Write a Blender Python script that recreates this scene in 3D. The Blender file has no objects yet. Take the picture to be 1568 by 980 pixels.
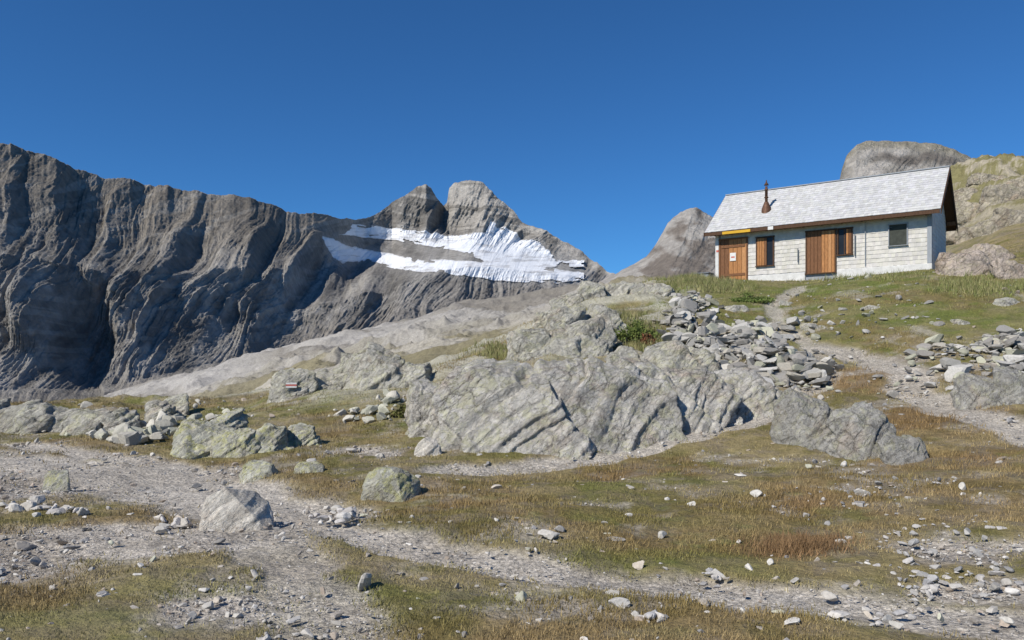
import bpy, bmesh, math, numpy as np
from mathutils import Vector, Matrix
rng=np.random.default_rng(7)
F=1200.0; CX=784.0; HY=560.0; CZ=1.6
sc=bpy.context.scene

# ---------------- noise ----------------
def _h(i,j,k,s):
    n=(i.astype(np.int64)*374761393+j.astype(np.int64)*668265263+k.astype(np.int64)*2147483647+s*974711)&0xffffffff
    n=((n^(n>>13))*1274126177)&0xffffffff
    n=((n^(n>>16))*2246822519)&0xffffffff
    n=n^(n>>15)
    return (n&0xffffff).astype(np.float64)/16777215.0
def n2(x,y,s=0):
    x=np.asarray(x,float);y=np.asarray(y,float)
    i=np.floor(x);j=np.floor(y);fx=x-i;fy=y-j
    i=i.astype(np.int64);j=j.astype(np.int64);z=np.zeros_like(i)
    fx=fx*fx*fx*(fx*(fx*6-15)+10);fy=fy*fy*fy*(fy*(fy*6-15)+10)
    a=_h(i,j,z,s);b=_h(i+1,j,z,s);c=_h(i,j+1,z,s);d=_h(i+1,j+1,z,s)
    return (a+(b-a)*fx)*(1-fy)+(c+(d-c)*fx)*fy
def n3(P,s=0):
    i=np.floor(P);f=P-i;i=i.astype(np.int64);f=f*f*(3-2*f)
    r=0
    for a in (0,1):
        for b in (0,1):
            for c in (0,1):
                w=(f[:,0] if a else 1-f[:,0])*(f[:,1] if b else 1-f[:,1])*(f[:,2] if c else 1-f[:,2])
                r=r+w*_h(i[:,0]+a,i[:,1]+b,i[:,2]+c,s)
    return r
def fbm2(x,y,o=4,s=0,g=.5):
    r=0;a=1;t=0
    for k in range(o):
        r=r+a*n2(x*2**k+k*13.7,y*2**k-k*7.3,s+k);t+=a;a*=g
    return r/t
def rid2(x,y,o=4,s=0,g=.5):
    r=0;a=1;t=0
    for k in range(o):
        r=r+a*(1-np.abs(2*n2(x*2**k+k*3.1,y*2**k+k*9.7,s+k)-1));t+=a;a*=g
    return r/t
def fbm3(P,o=4,s=0,g=.5):
    r=0;a=1;t=0
    for k in range(o):
        r=r+a*n3(P*2**k+k*5.3,s+k);t+=a;a*=g
    return r/t
def rid3(P,o=3,s=0,g=.5):
    r=0;a=1;t=0
    for k in range(o):
        r=r+a*(1-np.abs(2*n3(P*2**k+k*5.3,s+k)-1));t+=a;a*=g
    return r/t
def sst(a,b,x):
    t=np.clip((x-a)/(b-a),0,1);return t*t*(3-2*t)
def mixc(a,b,t):
    a=np.asarray(a,float);b=np.asarray(b,float)
    return a*(1-t[:,None])+b*t[:,None]

# ---------------- mesh helper ----------------
def mesh_np(name,V,Fc,mat,col=None,smooth=True):
    me=bpy.data.meshes.new(name)
    V=np.ascontiguousarray(V,dtype=np.float32);Fc=np.ascontiguousarray(Fc,dtype=np.int32)
    k=Fc.shape[1];nf=len(Fc)
    me.vertices.add(len(V));me.vertices.foreach_set('co',V.ravel())
    me.loops.add(nf*k);me.loops.foreach_set('vertex_index',Fc.ravel())
    me.polygons.add(nf);me.polygons.foreach_set('loop_start',np.arange(0,nf*k,k,dtype=np.int32))
    try: me.polygons.foreach_set('loop_total',np.full(nf,k,dtype=np.int32))
    except Exception: pass
    me.polygons.foreach_set('use_smooth',np.full(nf,smooth,dtype=bool))
    me.update(calc_edges=True)
    if col is not None:
        a=me.color_attributes.new('Col','FLOAT_COLOR','POINT')
        c=np.ones((len(V),4),np.float32);c[:,:col.shape[1]]=col
        a.data.foreach_set('color',c.ravel())
    me.materials.append(mat)
    o=bpy.data.objects.new(name,me);sc.collection.objects.link(o)
    return o
def gridF(nr,nc):
    a=(np.arange(nr-1)[:,None]*nc+np.arange(nc-1)[None,:]).ravel()
    return np.stack([a,a+1,a+nc+1,a+nc],1)

# ---------------- materials ----------------
def newmat(name,rough=.9):
    m=bpy.data.materials.new(name);m.use_nodes=True
    nt=m.node_tree;b=nt.nodes['Principled BSDF'];b.inputs['Roughness'].default_value=rough
    b.inputs['Specular IOR Level'].default_value=.2
    return m,nt,b
def noise(nt,vec,scale,detail=4,rough=.6,dist=0,out='Fac'):
    n=nt.nodes.new('ShaderNodeTexNoise');n.inputs['Scale'].default_value=scale
    n.inputs['Detail'].default_value=detail;n.inputs['Roughness'].default_value=rough;n.inputs['Distortion'].default_value=dist
    nt.links.new(vec,n.inputs['Vector']);return n.outputs[out]
def mr(nt,val,a,b,c=0,d=1):
    n=nt.nodes.new('ShaderNodeMapRange');nt.links.new(val,n.inputs[0])
    for i,v in enumerate((a,b,c,d)): n.inputs[i+1].default_value=v
    return n.outputs[0]
def mix(nt,fac,a,b,mode='MIX'):
    n=nt.nodes.new('ShaderNodeMix');n.data_type='RGBA';n.blend_type=mode
    for s,v in ((n.inputs[0],fac),(n.inputs[6],a),(n.inputs[7],b)):
        if hasattr(v,'is_linked'): nt.links.new(v,s)
        elif isinstance(v,(int,float)): s.default_value=v
        else: s.default_value=(*v,1)
    return n.outputs[2]
def mul(nt,a,b,op='MULTIPLY'):
    n=nt.nodes.new('ShaderNodeMath');n.operation=op
    for s,v in ((n.inputs[0],a),(n.inputs[1],b)):
        if hasattr(v,'is_linked'): nt.links.new(v,s)
        else: s.default_value=v
    return n.outputs[0]
def vscale(nt,v,f):
    vm=nt.nodes.new('ShaderNodeVectorMath');vm.operation='SCALE';nt.links.new(v,vm.inputs[0])
    if hasattr(f,'is_linked'): nt.links.new(f,vm.inputs[3])
    else: vm.inputs[3].default_value=f
    return vm.outputs[0]
def vadd(nt,a,b):
    vm=nt.nodes.new('ShaderNodeVectorMath');vm.operation='ADD';nt.links.new(a,vm.inputs[0]);nt.links.new(b,vm.inputs[1]);return vm.outputs[0]
def bump(nt,h,dist,strength=1,prev=None):
    n=nt.nodes.new('ShaderNodeBump');n.inputs['Distance'].default_value=dist;n.inputs['Strength'].default_value=strength
    nt.links.new(h,n.inputs['Height'])
    if prev is not None: nt.links.new(prev,n.inputs['Normal'])
    return n.outputs[0]
def objc(nt,rot=None,scl=None):
    t=nt.nodes.new('ShaderNodeTexCoord').outputs['Object']
    if rot:
        m=nt.nodes.new('ShaderNodeMapping');nt.links.new(t,m.inputs[0]);m.inputs['Rotation'].default_value=rot;t=m.outputs[0]
    if scl:
        m=nt.nodes.new('ShaderNodeMapping');nt.links.new(t,m.inputs[0]);m.inputs['Scale'].default_value=scl;t=m.outputs[0]
    return t
def attr(nt):
    a=nt.nodes.new('ShaderNodeAttribute');a.attribute_name='Col';return a

def mat_ground():
    m,nt,b=newmat('ground_material',.95);t=objc(nt);a=attr(nt)
    v=nt.nodes.new('ShaderNodeTexVoronoi');v.inputs['Scale'].default_value=28;nt.links.new(t,v.inputs['Vector'])
    v2=nt.nodes.new('ShaderNodeTexVoronoi');v2.inputs['Scale'].default_value=75;nt.links.new(t,v2.inputs['Vector'])
    g=a.outputs['Alpha']
    sx=nt.nodes.new('ShaderNodeSeparateColor');nt.links.new(v.outputs['Color'],sx.inputs[0])
    sx2=nt.nodes.new('ShaderNodeSeparateColor');nt.links.new(v2.outputs['Color'],sx2.inputs[0])
    pb=mul(nt,mr(nt,sx.outputs[0],0,1,.78,1.25),mr(nt,sx2.outputs[0],0,1,.75,1.25))
    pb=mul(nt,pb,mr(nt,v.outputs['Distance'],.3,.75,1.05,.72))
    one=nt.nodes.new('ShaderNodeMix');one.data_type='FLOAT';nt.links.new(g,one.inputs[0]);one.inputs[2].default_value=1;nt.links.new(pb,one.inputs[3])
    fine=mr(nt,noise(nt,t,14,6,.75),.25,.75,.6,1.4)
    med=mr(nt,noise(nt,t,2.2,5,.65),.3,.7,.8,1.2)
    f=mul(nt,mul(nt,fine,med),one.outputs[0])
    nt.links.new(vscale(nt,a.outputs['Color'],f),b.inputs['Base Color'])
    h=mul(nt,v.outputs['Distance'],-1.0)
    n1=bump(nt,h,.02,.35);n2_=bump(nt,noise(nt,t,18,6,.7),.05,.55,n1)
    n3_=bump(nt,noise(nt,t,.5,9,.72),.9,.5,n2_)
    nt.links.new(n3_,b.inputs['Normal']);return m
def mat_rock(name,base=(.34,.32,.29),dark=(.16,.15,.14),lich=(.40,.40,.14),la=.6,brown=.3,sc_=1.0,crack=1.0,gain=1.2,bmp=1.0):
    m,nt,b=newmat(name,.92);t=objc(nt)
    base=tuple(x*gain for x in base);dark=tuple(x*gain for x in dark);lich=tuple(x*gain*.92 for x in lich)
    rt=objc(nt,(0.15,.80,.2),(1.0,1.0,2.6))
    c=mix(nt,mr(nt,noise(nt,rt,1.3*sc_,9,.72,.3),.38,.58),dark,base)
    c=mix(nt,mr(nt,noise(nt,t,7*sc_,8,.78),.42,.62,0,.9),c,tuple(min(.8,x*1.25) for x in base))
    c=mix(nt,mr(nt,noise(nt,t,1.1*sc_,6,.65,.8),.52,.66,0,brown),c,(.44,.32,.22))
    geo=nt.nodes.new('ShaderNodeNewGeometry');sp=nt.nodes.new('ShaderNodeSeparateXYZ');nt.links.new(geo.outputs['Normal'],sp.inputs[0])
    up=mr(nt,sp.outputs[2],-.1,.6,.45,1)
    lm=mul(nt,mul(nt,mr(nt,noise(nt,t,3.2*sc_,11,.82,.6),.50,.56),up),la)
    c=mix(nt,lm,c,lich)
    c=mix(nt,mul(nt,mr(nt,noise(nt,t,17*sc_,8,.78),.55,.64,0,.7),mr(nt,noise(nt,t,1.9*sc_,4,.6),.40,.6)),c,(.14,.13,.12))
    wn=vscale(nt,noise(nt,rt,1.3*sc_,5,.65,0,'Color'),.55/sc_)
    vp=vadd(nt,rt,wn)
    heights=[]
    for scl_,wd in ((1.5*sc_,.03),(4.2*sc_,.035)):
        ve=nt.nodes.new('ShaderNodeTexVoronoi');ve.feature='DISTANCE_TO_EDGE';ve.inputs['Scale'].default_value=scl_;nt.links.new(vp,ve.inputs['Vector'])
        vc=nt.nodes.new('ShaderNodeTexVoronoi');vc.inputs['Scale'].default_value=scl_;nt.links.new(vp,vc.inputs['Vector'])
        sc3=nt.nodes.new('ShaderNodeSeparateColor');nt.links.new(vc.outputs['Color'],sc3.inputs[0])
        brk=mr(nt,noise(nt,t,1.1*sc_,3,.5),.44,.56)
        e=mr(nt,ve.outputs['Distance'],0,wd,1,0)
        c=mix(nt,mul(nt,mul(nt,e,brk),.6*crack),c,(.09,.082,.072))
        c=vscale(nt,c,mr(nt,sc3.outputs[0],0,1,.86,1.12))
        heights.append((mr(nt,ve.outputs['Distance'],0,wd*2.2,0,1),sc3.outputs[1],scl_))
    nt.links.new(c,b.inputs['Base Color'])
    n1=None
    for (hh,hc,s_) in heights:
        n1=bump(nt,hh,.08/s_,.7*crack,n1);n1=bump(nt,hc,.14/s_,.8*crack,n1)
    n1=bump(nt,noise(nt,rt,3.5*sc_,10,.76),.14/sc_*bmp,1.0,n1)
    nt.links.new(n1,b.inputs['Normal']);return m
def mat_attr(name,scale,lo=.7,hi=1.3,bd=0,rough=.9,strg=.8):
    m,nt,b=newmat(name,rough);t=objc(nt);a=attr(nt)
    nz=noise(nt,t,scale,9,.72)
    f=mr(nt,nz,.3,.7,lo,hi)
    nt.links.new(vscale(nt,a.outputs['Color'],f),b.inputs['Base Color'])
    if bd: nt.links.new(bump(nt,nz,bd,strg),b.inputs['Normal'])
    return m
def mat_plain(name,c,rough=.7,ns=6,var=.25,scl=None,metal=0):
    m,nt,b=newmat(name,rough);t=objc(nt,None,scl)
    nz=noise(nt,t,ns,5,.65)
    cc=mix(nt,mr(nt,nz,.3,.7),tuple(x*(1-var) for x in c),tuple(min(1,x*(1+var)) for x in c))
    nt.links.new(cc,b.inputs['Base Color']);b.inputs['Metallic'].default_value=metal
    nt.links.new(bump(nt,nz,.01,.5),b.inputs['Normal']);return m

# ---------------- terrain height table ----------------
cols={
-900:[(4,0),(26,.2),(40,-2),(100,-14),(300,-30),(600,-50)],
0:[(4,0),(14,0),(20,.1),(27,.1),(32,-.3),(40,-2.5),(100,-14),(300,-25),(600,-45)],
200:[(4,0),(14,0),(22,.25),(30,.3),(35,-.2),(45,-2.2),(100,-8),(200,-7),(300,-7),(600,-40)],
330:[(4,0),(14,0),(22,.4),(29,.4),(36,-.5),(55,-2.4),(120,-2.2),(200,-.8),(300,1),(600,-30)],
420:[(4,0),(10,0),(16,.15),(22,.6),(28,.75),(36,.1),(60,-.9),(120,.9),(200,3.5),(300,8),(600,-20)],
600:[(4,0),(10,0),(16,.25),(22,.9),(28,1.3),(34,1.0),(50,.3),(80,1.6),(150,7),(250,15.5),(600,-10)],
700:[(4,0),(11,0),(15,.2),(19,.8),(25,1.6),(30,1.9),(36,1.6),(50,1.2),(90,4.5),(150,10.5),(250,20.5),(600,0)],
784:[(4,0),(12,0),(15,.25),(19,1.0),(24,2.0),(29,2.8),(34,2.6),(50,2.4),(90,6.5),(150,12.5),(240,22.5),(600,5)],
900:[(4,0),(12,0),(15,.3),(18,1.0),(24,2.5),(30,4.1),(34,4.9),(38,4.7),(50,5),(90,9.5),(150,15.5),(220,23),(600,10)],
1040:[(4,0),(8,0),(12,.1),(16,.6),(20,1.6),(26,3.3),(32,5.0),(38,5.95),(44,5.9),(60,6),(150,16),(220,24),(600,10)],
1200:[(4,0),(8,0),(12,.15),(16,.65),(20,1.55),(26,3.2),(32,4.85),(37,5.62),(42,5.8),(60,7),(150,18),(220,24),(600,10)],
1425:[(4,0),(8,.05),(12,.35),(16,.95),(20,2.0),(26,3.95),(30,5.1),(34,5.72),(42,6.2),(60,11.5),(90,23.2),(120,25),(250,25),(600,10)],
1568:[(4,0),(8,.1),(12,.45),(16,1.25),(20,2.4),(26,4.3),(30,5.5),(34,6.4),(45,9.5),(60,15.5),(90,26),(120,29),(250,30),(600,15)],
2400:[(4,0),(8,.1),(12,.5),(20,2.6),(34,7),(60,16),(90,27),(250,35),(600,20)]}
ckeys=sorted(cols);GP=np.linspace(-900,2400,331);GL=np.linspace(math.log(3),math.log(600),260)
tab=np.array([np.interp(GL,np.log([p[0] for p in cols[k]]),[p[1] for p in cols[k]]) for k in ckeys])
G=np.array([np.interp(GP,ckeys,tab[:,j]) for j in range(len(GL))]).T
def gk(s):
    r=int(3*s);k=np.exp(-np.arange(-r,r+1)**2/(2*s*s));return k/k.sum(),r
def blur(A,ax,s):
    k,r=gk(s)
    pad=[(0,0),(0,0)];pad[ax]=(r,r);B=np.pad(A,pad,mode='edge')
    return np.apply_along_axis(lambda v:np.convolve(v,k,'valid'),ax,B)
G=blur(blur(G,0,3.2),1,2.2)
def base_h(x,y):
    x=np.asarray(x,float);y=np.asarray(y,float)
    yy=np.clip(y,3,600);px=np.clip(CX+F*x/np.maximum(y,3),-900,2399.9)
    a=(px+900)/10;b=(np.log(yy)-GL[0])/(GL[1]-GL[0])
    i=np.clip(np.floor(a).astype(int),0,len(GP)-2);j=np.clip(np.floor(b).astype(int),0,len(GL)-2)
    fa=a-i;fb=b-j
    z=(G[i,j]*(1-fa)+G[i+1,j]*fa)*(1-fb)+(G[i,j+1]*(1-fa)+G[i+1,j+1]*fa)*fb
    return z+np.where(y>600,-(np.clip(y,600,4000)-600)*.02,0)
def ground_h(x,y):
    x=np.asarray(x,float);y=np.asarray(y,float)
    z=base_h(x,y)
    near=sst(2,7,y)
    z=z+near*(.16*(fbm2(x*.45,y*.45,3,5)-.5)+.07*(fbm2(x*2.2,y*2.2,4,9)-.5))
    u=x/np.maximum(y,1)
    mid=sst(14,24,y)*(1-sst(33,36,y)*sst(3,8,x)*(1-sst(50,70,y)))
    z=z+mid*((.35+.6*sst(.28,.18,u))*(rid2(x*.22,y*.22,5,21)-.62))
    far=sst(45,110,y);s=.035
    z=z+far*(6*(rid2(x*s,y*s,6,31)-.62)+2.2*(rid2(x*s*6,y*s*6,5,37)-.6)*(1-.7*sst(120,200,y)))
    hill=sst(44,70,y)*sst(.45,.55,u)
    k=base_h(x,y)*.45+fbm2(x*.12,y*.12,4,45)*4;i=np.floor(k).astype(np.int64)
    z=z+hill*(3.0*(rid2(x*.09,y*.09,6,41)-.6)+1.3*(rid2(x*.4,y*.3,5,43)-.6)+1.1*(sst(.55,.95,k-i)-(k-i)))
    return z
_ys=np.exp(np.linspace(math.log(3.2),math.log(300),1500))
def gat(px,py,ymax=None):
    x=(px-CX)/F*_ys;z=base_h(x,_ys);sp=HY+(CZ-z)/_ys*F
    k=np.where(sp<=py)[0];k=k[0] if len(k) else int(np.argmin(sp[:1100]))
    return float(x[k]),float(_ys[k]),float(z[k])

# ------------- fields -------------
paths=[([(1700,990),(1568,960),(1300,920),(1000,886),(800,856),(640,836),(480,800),(380,745),(200,702),(0,676),(-200,660)],.38,1.0),
([(-100,700),(150,715),(300,750),(480,800)],.8,1.0),
([(330,760),(420,820),(460,900),(500,985)],.42,.8),
([(680,722),(830,712),(950,694),(1050,670),(1180,634),(1215,610)],.30,1.0),
([(1240,530),(1330,548),(1395,572),(1400,598),(1470,630),(1568,665),(1700,700)],.42,.9),
([(1215,610),(1270,575),(1240,530),(1200,505),(1180,470),(1230,440)],.28,.75)]
paths=[(np.array([gat(*p)[:2] for p in P]),w,s) for P,w,s in paths]
blobs=[((110,735),2.6,1.8,1.0),((200,830),1.4,1.0,.95),((40,860),.9,.7,.9),((380,930),.6,.4,.5),((1480,830),1.1,.8,.62),((1540,900),.8,.4,.6),((560,690),.9,.8,.45),((1490,560),3,2,.5),((1130,560),1.6,1.8,.6),((1350,560),2.0,1.4,.5),((1060,720),1.4,.6,.4),((750,930),1.2,.3,.4),((1350,770),1.0,.4,.38)]
blobs=[(gat(*p)[:2],a,b,s) for p,a,b,s in blobs]
reds=[((1230,830),.6,.26,1.0),((1390,640),1.1,1.2,1.0),((1300,585),1.4,1.2,.8),((510,665),.9,.8,.8),((1530,695),1.2,.8,.8),((870,800),2.0,.9,.55),((1120,770),1.6,.8,.6),((640,780),.8,.5,.6),((1440,660),1.5,1.2,.6),((770,550),2,2,.6),((1000,720),1.4,.6,.5)]
reds=[(gat(*p)[:2],a,b,s) for p,a,b,s in reds]
grs=[((1300,450),8,6,1.1),((1160,460),3,5,1.2),((1180,490),3.5,3,1.0),((130,850),.5,.3,1.0),((330,900),.9,.4,.7),((100,950),1.6,.35,.8),((700,830),1.6,.4,.6),((920,850),1.5,.35,.6),((1500,430),6,4,1.1),((700,650),3,3,.5),((350,630),4,3,.6),((1250,380),10,6,1.0),((1400,480),5,5,1.0),((1480,520),4,3,.6),((600,900),1.6,.35,.5),((300,600),6,5,.5),((1300,900),1.6,.4,.4)]
grs=[(gat(*p)[:2],a,b,s) for p,a,b,s in grs]
def blobf(x,y,B):
    r=np.zeros_like(x)
    for (c,a,b,s) in B:
        r=np.maximum(r,s*np.exp(-(((x-c[0])/a)**2+((y-c[1])/b)**2)))
    return r
def fields(x,y,wantp=False):
    g=np.zeros_like(x);nz=fbm2(x*1.1,y*1.1,6,51,.6)-.5
    for P,w,s in paths:
        d=np.full_like(x,1e9)
        for k in range(len(P)-1):
            a=P[k];b=P[k+1];ab=b-a;t=np.clip(((x-a[0])*ab[0]+(y-a[1])*ab[1])/(ab@ab),0,1)
            d=np.minimum(d,np.hypot(x-a[0]-t*ab[0],y-a[1]-t*ab[1]))
        g=np.maximum(g,s*sst(.45,-.3,(d-w)/w+nz*1.7))
    pth=g.copy()
    g=np.maximum(g,sst(.25,.6,blobf(x,y,blobs)+nz*1.1))
    patch=sst(.57,.71,fbm2(x*.9+31,y*.9,6,61,.65))*.5*(1-sst(26,34,y))
    g=np.clip(np.maximum(g,patch),0,1)
    r=np.clip(blobf(x,y,reds)+sst(.50,.70,fbm2(x*.5,y*.5+9,4,71))*.55,0,1)*(1-sst(26,34,y))
    r=r*sst(.3,.55,fbm2(x*3,y*3,3,75)+.1)
    gr=np.clip(blobf(x,y,grs)+sst(.57,.74,fbm2(x*.6+7,y*.6+3,4,81))*.5,0,1)
    if wantp: return g,r,gr,pth
    return g,r,gr
def grass_col(x,y,r,gr):
    st=sst(.33,.64,fbm2(x*1.7,y*1.7,5,91))
    c=mixc((.180,.158,.055),(.29,.235,.115),st)
    c=mixc(c,(.145,.172,.040),gr*.9*(1-.45*st))
    c=mixc(c,(.225,.135,.065),r*.7)
    return c

# ------------- ground sheet -------------
M_ground=mat_ground()
Ys=np.concatenate([np.linspace(-60,2.9,26),np.exp(np.linspace(math.log(3),math.log(45),820)),np.exp(np.linspace(math.log(45.3),math.log(420),340)),np.exp(np.linspace(math.log(430),math.log(16000),24))])
us=np.concatenate([-np.exp(np.linspace(math.log(4),math.log(.73),22)),np.linspace(-.72,.72,1000),np.exp(np.linspace(math.log(.73),math.log(4),22))])
Yg,Ug=np.meshgrid(Ys,us,indexing='ij');Y=Yg.ravel();X=(Ug*np.sqrt(Yg**2+6)).ravel()
Z=ground_h(X,Y)
g,r,gr,pth=fields(X,Y,True)
Z=Z-(.03*g+.03*pth)*sst(3,6,Y)*(1-sst(40,50,Y))
gc=grass_col(X,Y,r,gr)
dirt=sst(.48,.64,fbm2(X*2.7,Y*2.7,5,101,.6))*.6
gc=mixc(gc*.9,(.21,.172,.125),dirt*(1-gr*.75))
gv=mixc((.35,.308,.255),(.50,.452,.385),sst(.36,.6,fbm2(X*1.3,Y*1.3,5,111)))
gv=mixc(gv,(.54,.495,.425),pth*.55)
C=mixc(gc,gv,g)
Un=X/np.maximum(Y,1)
rk=sst(.54,.72,rid2(X*.06+Y*.02,Y*.03,6,121)+.16*(fbm2(X*.5,Y*.5,4,125)-.5))
fc=mixc((.225,.198,.12),(.38,.35,.29),rk)
far_=sst(80,160,Y)
scr=mixc((.225,.205,.175),(.38,.36,.33),np.clip(sst(.60,.78,rid2(X*.03+Y*.015,Y*.012,5,129))*.8+sst(-.28,-.34,Un)*sst(-.47,-.40,Un)*.8,0,1))
fc=mixc(fc,scr,far_*.95)
fc=fc*(.8+.4*fbm2(X*.12,Y*.05,5,127))[:,None]
rh=sst(.40,.48,Un)*sst(43,55,Y)
fcr=mixc((.205,.185,.085),(.38,.335,.25),sst(.47,.60,fbm2(X*.8,Z*.8+Y*.25,6,131,.66)))
fc=mixc(fc,fcr,rh)
ft=sst(42,60,Y);C=mixc(C,fc,ft);g=g*(1-ft)
rn=sst(.62,.74,rid2(X*.22,Y*.22,5,21))*sst(17,24,Y)*(1-ft)*.85*sst(.26,.18,Un)*sst(-.5,-.3,Un)
C=mixc(C,(.42,.40,.32),rn)
mesh_np('ground',np.stack([X,Y,Z],1),gridF(len(Ys),len(us)),M_ground,np.concatenate([C,g[:,None]],1))

# ------------- mountains -------------
def curtain(name,crest,base,px0,px1,nx,nv,amp,mat,colf,prof=None,extra=None,seed=0,back=400,sl=.8,offs=None,cut=None,crestamp=.45,ampf=None,ser=1.0,sm=28):
    px=np.linspace(px0,px1,nx);v=np.linspace(0,1,nv)
    cr=np.array(crest,float);ba=np.array(base,float)
    cy=np.interp(px,cr[:,0],cr[:,1]);cd=np.interp(px,cr[:,0],cr[:,2])
    by=np.interp(px,ba[:,0],ba[:,1]);bd=np.interp(px,ba[:,0],ba[:,2])
    k_,r_=gk(sm*nx/(px1-px0));cys=np.convolve(np.pad(cy,r_,mode='edge'),k_,'valid')
    PX,Vv=np.meshgrid(px,v)
    cyn=((fbm2(px*.07,px*0,4,seed+1,.6)-.5)*7)*ser
    PY=by*(1-Vv)+cys*Vv+(cy-cys+cyn)*sst(.62,.96,Vv)
    pr=Vv if prof is None else prof(PX,Vv)
    D=bd*(1-pr)+cd*pr
    X=(PX-CX)/F*D;Z=CZ+(HY-PY)/F*D
    m=D/F
    p=PX.ravel();q=PY.ravel()
    wx=(fbm2(p*.008,q*.008,3,seed+5)-.5)*110
    wy=(fbm2(p*.010,q*.010,3,seed+6)-.5)*50
    a=p+q*sl*.75+wx;b_=q-p*.25+wy
    rug=.45+1.1*fbm2(p*.010,q*.014,3,seed+8)
    d=36*(rid2(a*.0060,b_*.0050,2,seed+10)-.62)+(24*(rid2(a*.017,b_*.0060,3,seed+20)-.6)+14*(rid2(a*.045+2,b_*.012,4,seed+30)-.6))*rug
    d=d+7.0*(rid2(a*.12,b_*.030,4,seed+40,.6)-.6)+3.2*(rid2(p*.28+q*.1,q*.20,3,seed+45)-.6)
    k=(b_*.055+fbm2(p*.02,q*.02,3,seed+50)*2);i=np.floor(k).astype(np.int64);fr=k-i;z0=np.zeros_like(i)
    h0=_h(i,z0,z0,seed+51);h1=_h(i+1,z0,z0,seed+51)
    d=d+4.0*((h0+(h1-h0)*sst(.75,1,fr))-.5)
    d=d.reshape(PX.shape)*amp
    if extra is not None: d=d+extra(PX,PY)
    fade=1-(1-crestamp)*sst(.75,1,Vv)
    if ampf is not None: fade=fade*ampf(PX,PY)
    d=d*fade
    if offs is not None: d=d+offs
    d=d*m
    X=X+d*.15;Yy=D-d*1.0;Z=Z+d*.22
    C=colf(p,q,Vv.ravel(),d.ravel()/m.ravel())
    V=np.stack([X.ravel(),Yy.ravel(),Z.ravel()],1)
    if cut is None:
        last=V[-nx:];cl=C[-nx:]
        bk=[];bc=[]
        for k,(f1,f2) in enumerate(((.3,.25),(1,1))):
            w=last.copy();w[:,1]+=back*f1;w[:,0]*=1+back*f1/last[:,1];w[:,2]-=back*.8*f2;bk.append(w);bc.append(cl)
        V=np.concatenate([V]+bk);C=np.concatenate([C]+bc)
        Fc=gridF(nv+2,nx)
    else:
        Fc=gridF(nv,nx);k=cut(p,q)>0;k=k[Fc].mean(1)>.5;Fc=Fc[k]
        used=np.unique(Fc);re=np.zeros(len(V),int);re[used]=np.arange(len(used));V=V[used];C=C[used];Fc=re[Fc]
    return mesh_np(name,V,Fc,mat,C)
M_cliff=mat_attr('cliff_rock_material',.05,.66,1.34,12,.95,.9)
M_snow=mat_attr('glacier_material',.02,.9,1.08,5,.7,.5)
crest=[(-700,170,900),(-300,200,950),(0,219,1000),(25,222,1030),(40,229,1050),(58,231,1070),(70,238,1080),(85,240,1090),(100,252,1120),(145,267,1200),(160,272,1220),(200,275,1300),(222,284,1350),(260,289,1400),(290,296,1450),(320,297,1500),(350,297,1550),(385,304,1600),(400,310,1650),(430,321,1750),(445,328,1800),(470,327,1900),(500,328,2050),(518,334,2150),(545,335,2400),(567,332,2550),(590,318,2700),(600,307,2750),(618,302,2750),(628,294,2780),(640,286,2800),(652,282,2800),(661,289,2830),(668,298,2850),(680,312,2900),(685,308,2910),(688,286,2950),(697,278,2950),(715,276,2950),(740,280,2950),(752,292,2950),(762,304,2950),(778,318,2950),(800,339,2900),(830,352,2850),(870,375,2800),(900,393,2700),(930,416,2500),(960,432,2400),(1000,445,2300)]
base=[(-700,700,450),(0,650,600),(200,630,680),(350,590,850),(520,530,1150),(700,480,1500),(870,448,1900),(960,445,2200),(1000,450,2250)]
def profM(PX,V):
    t=sst(430,560,PX)
    left=np.interp(V.ravel(),[0,.12,.6,.8,1],[0,.16,.42,.70,1]).reshape(V.shape)
    right=np.interp(V.ravel(),[0,.35,.62,.75,1],[0,.14,.80,.9,1]).reshape(V.shape)
    return left*(1-t)+right*t
def alcove(PX,PY):
    r=-62*np.exp(-(((PX-125)/46)**2+((PY-520)/74)**2)**1.5)
    r=r+58*np.exp(-(((PX-50)/36)**2+((PY-470)/62)**2)**1.2)
    r=r+20*np.exp(-(((PX-225-(520-PY)*.2)/24)**2))*sst(320,430,PY)
    for (cx,cy,w,h,a) in ((405,380,16,34,24),(290,372,16,28,16),(468,412,14,40,22),(345,470,20,60,12),(578,440,13,36,14),(20,440,22,80,16),(520,430,12,40,12),(160,400,18,50,14)):
        xx=PX+(PY-cy)*.45
        r=r+a*np.exp(-(((xx-cx+14)/w)**2+((PY-cy)/h)**2))-a*.9*np.exp(-(((xx-cx-12)/w)**2+((PY-cy-8)/h)**2))
    r=r-14*np.exp(-((PX-678)/9)**2)*sst(370,320,PY)
    return r
def ampM(PX,PY):
    yb=np.interp(PX.ravel(),[480,560,640,720,760,850,900],[370,372,385,398,398,412,417]).reshape(PX.shape)
    m=np.exp(-((PY-yb)/28)**2)*sst(480,530,PX)*sst(905,880,PX)
    return 1-.84*m
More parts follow.
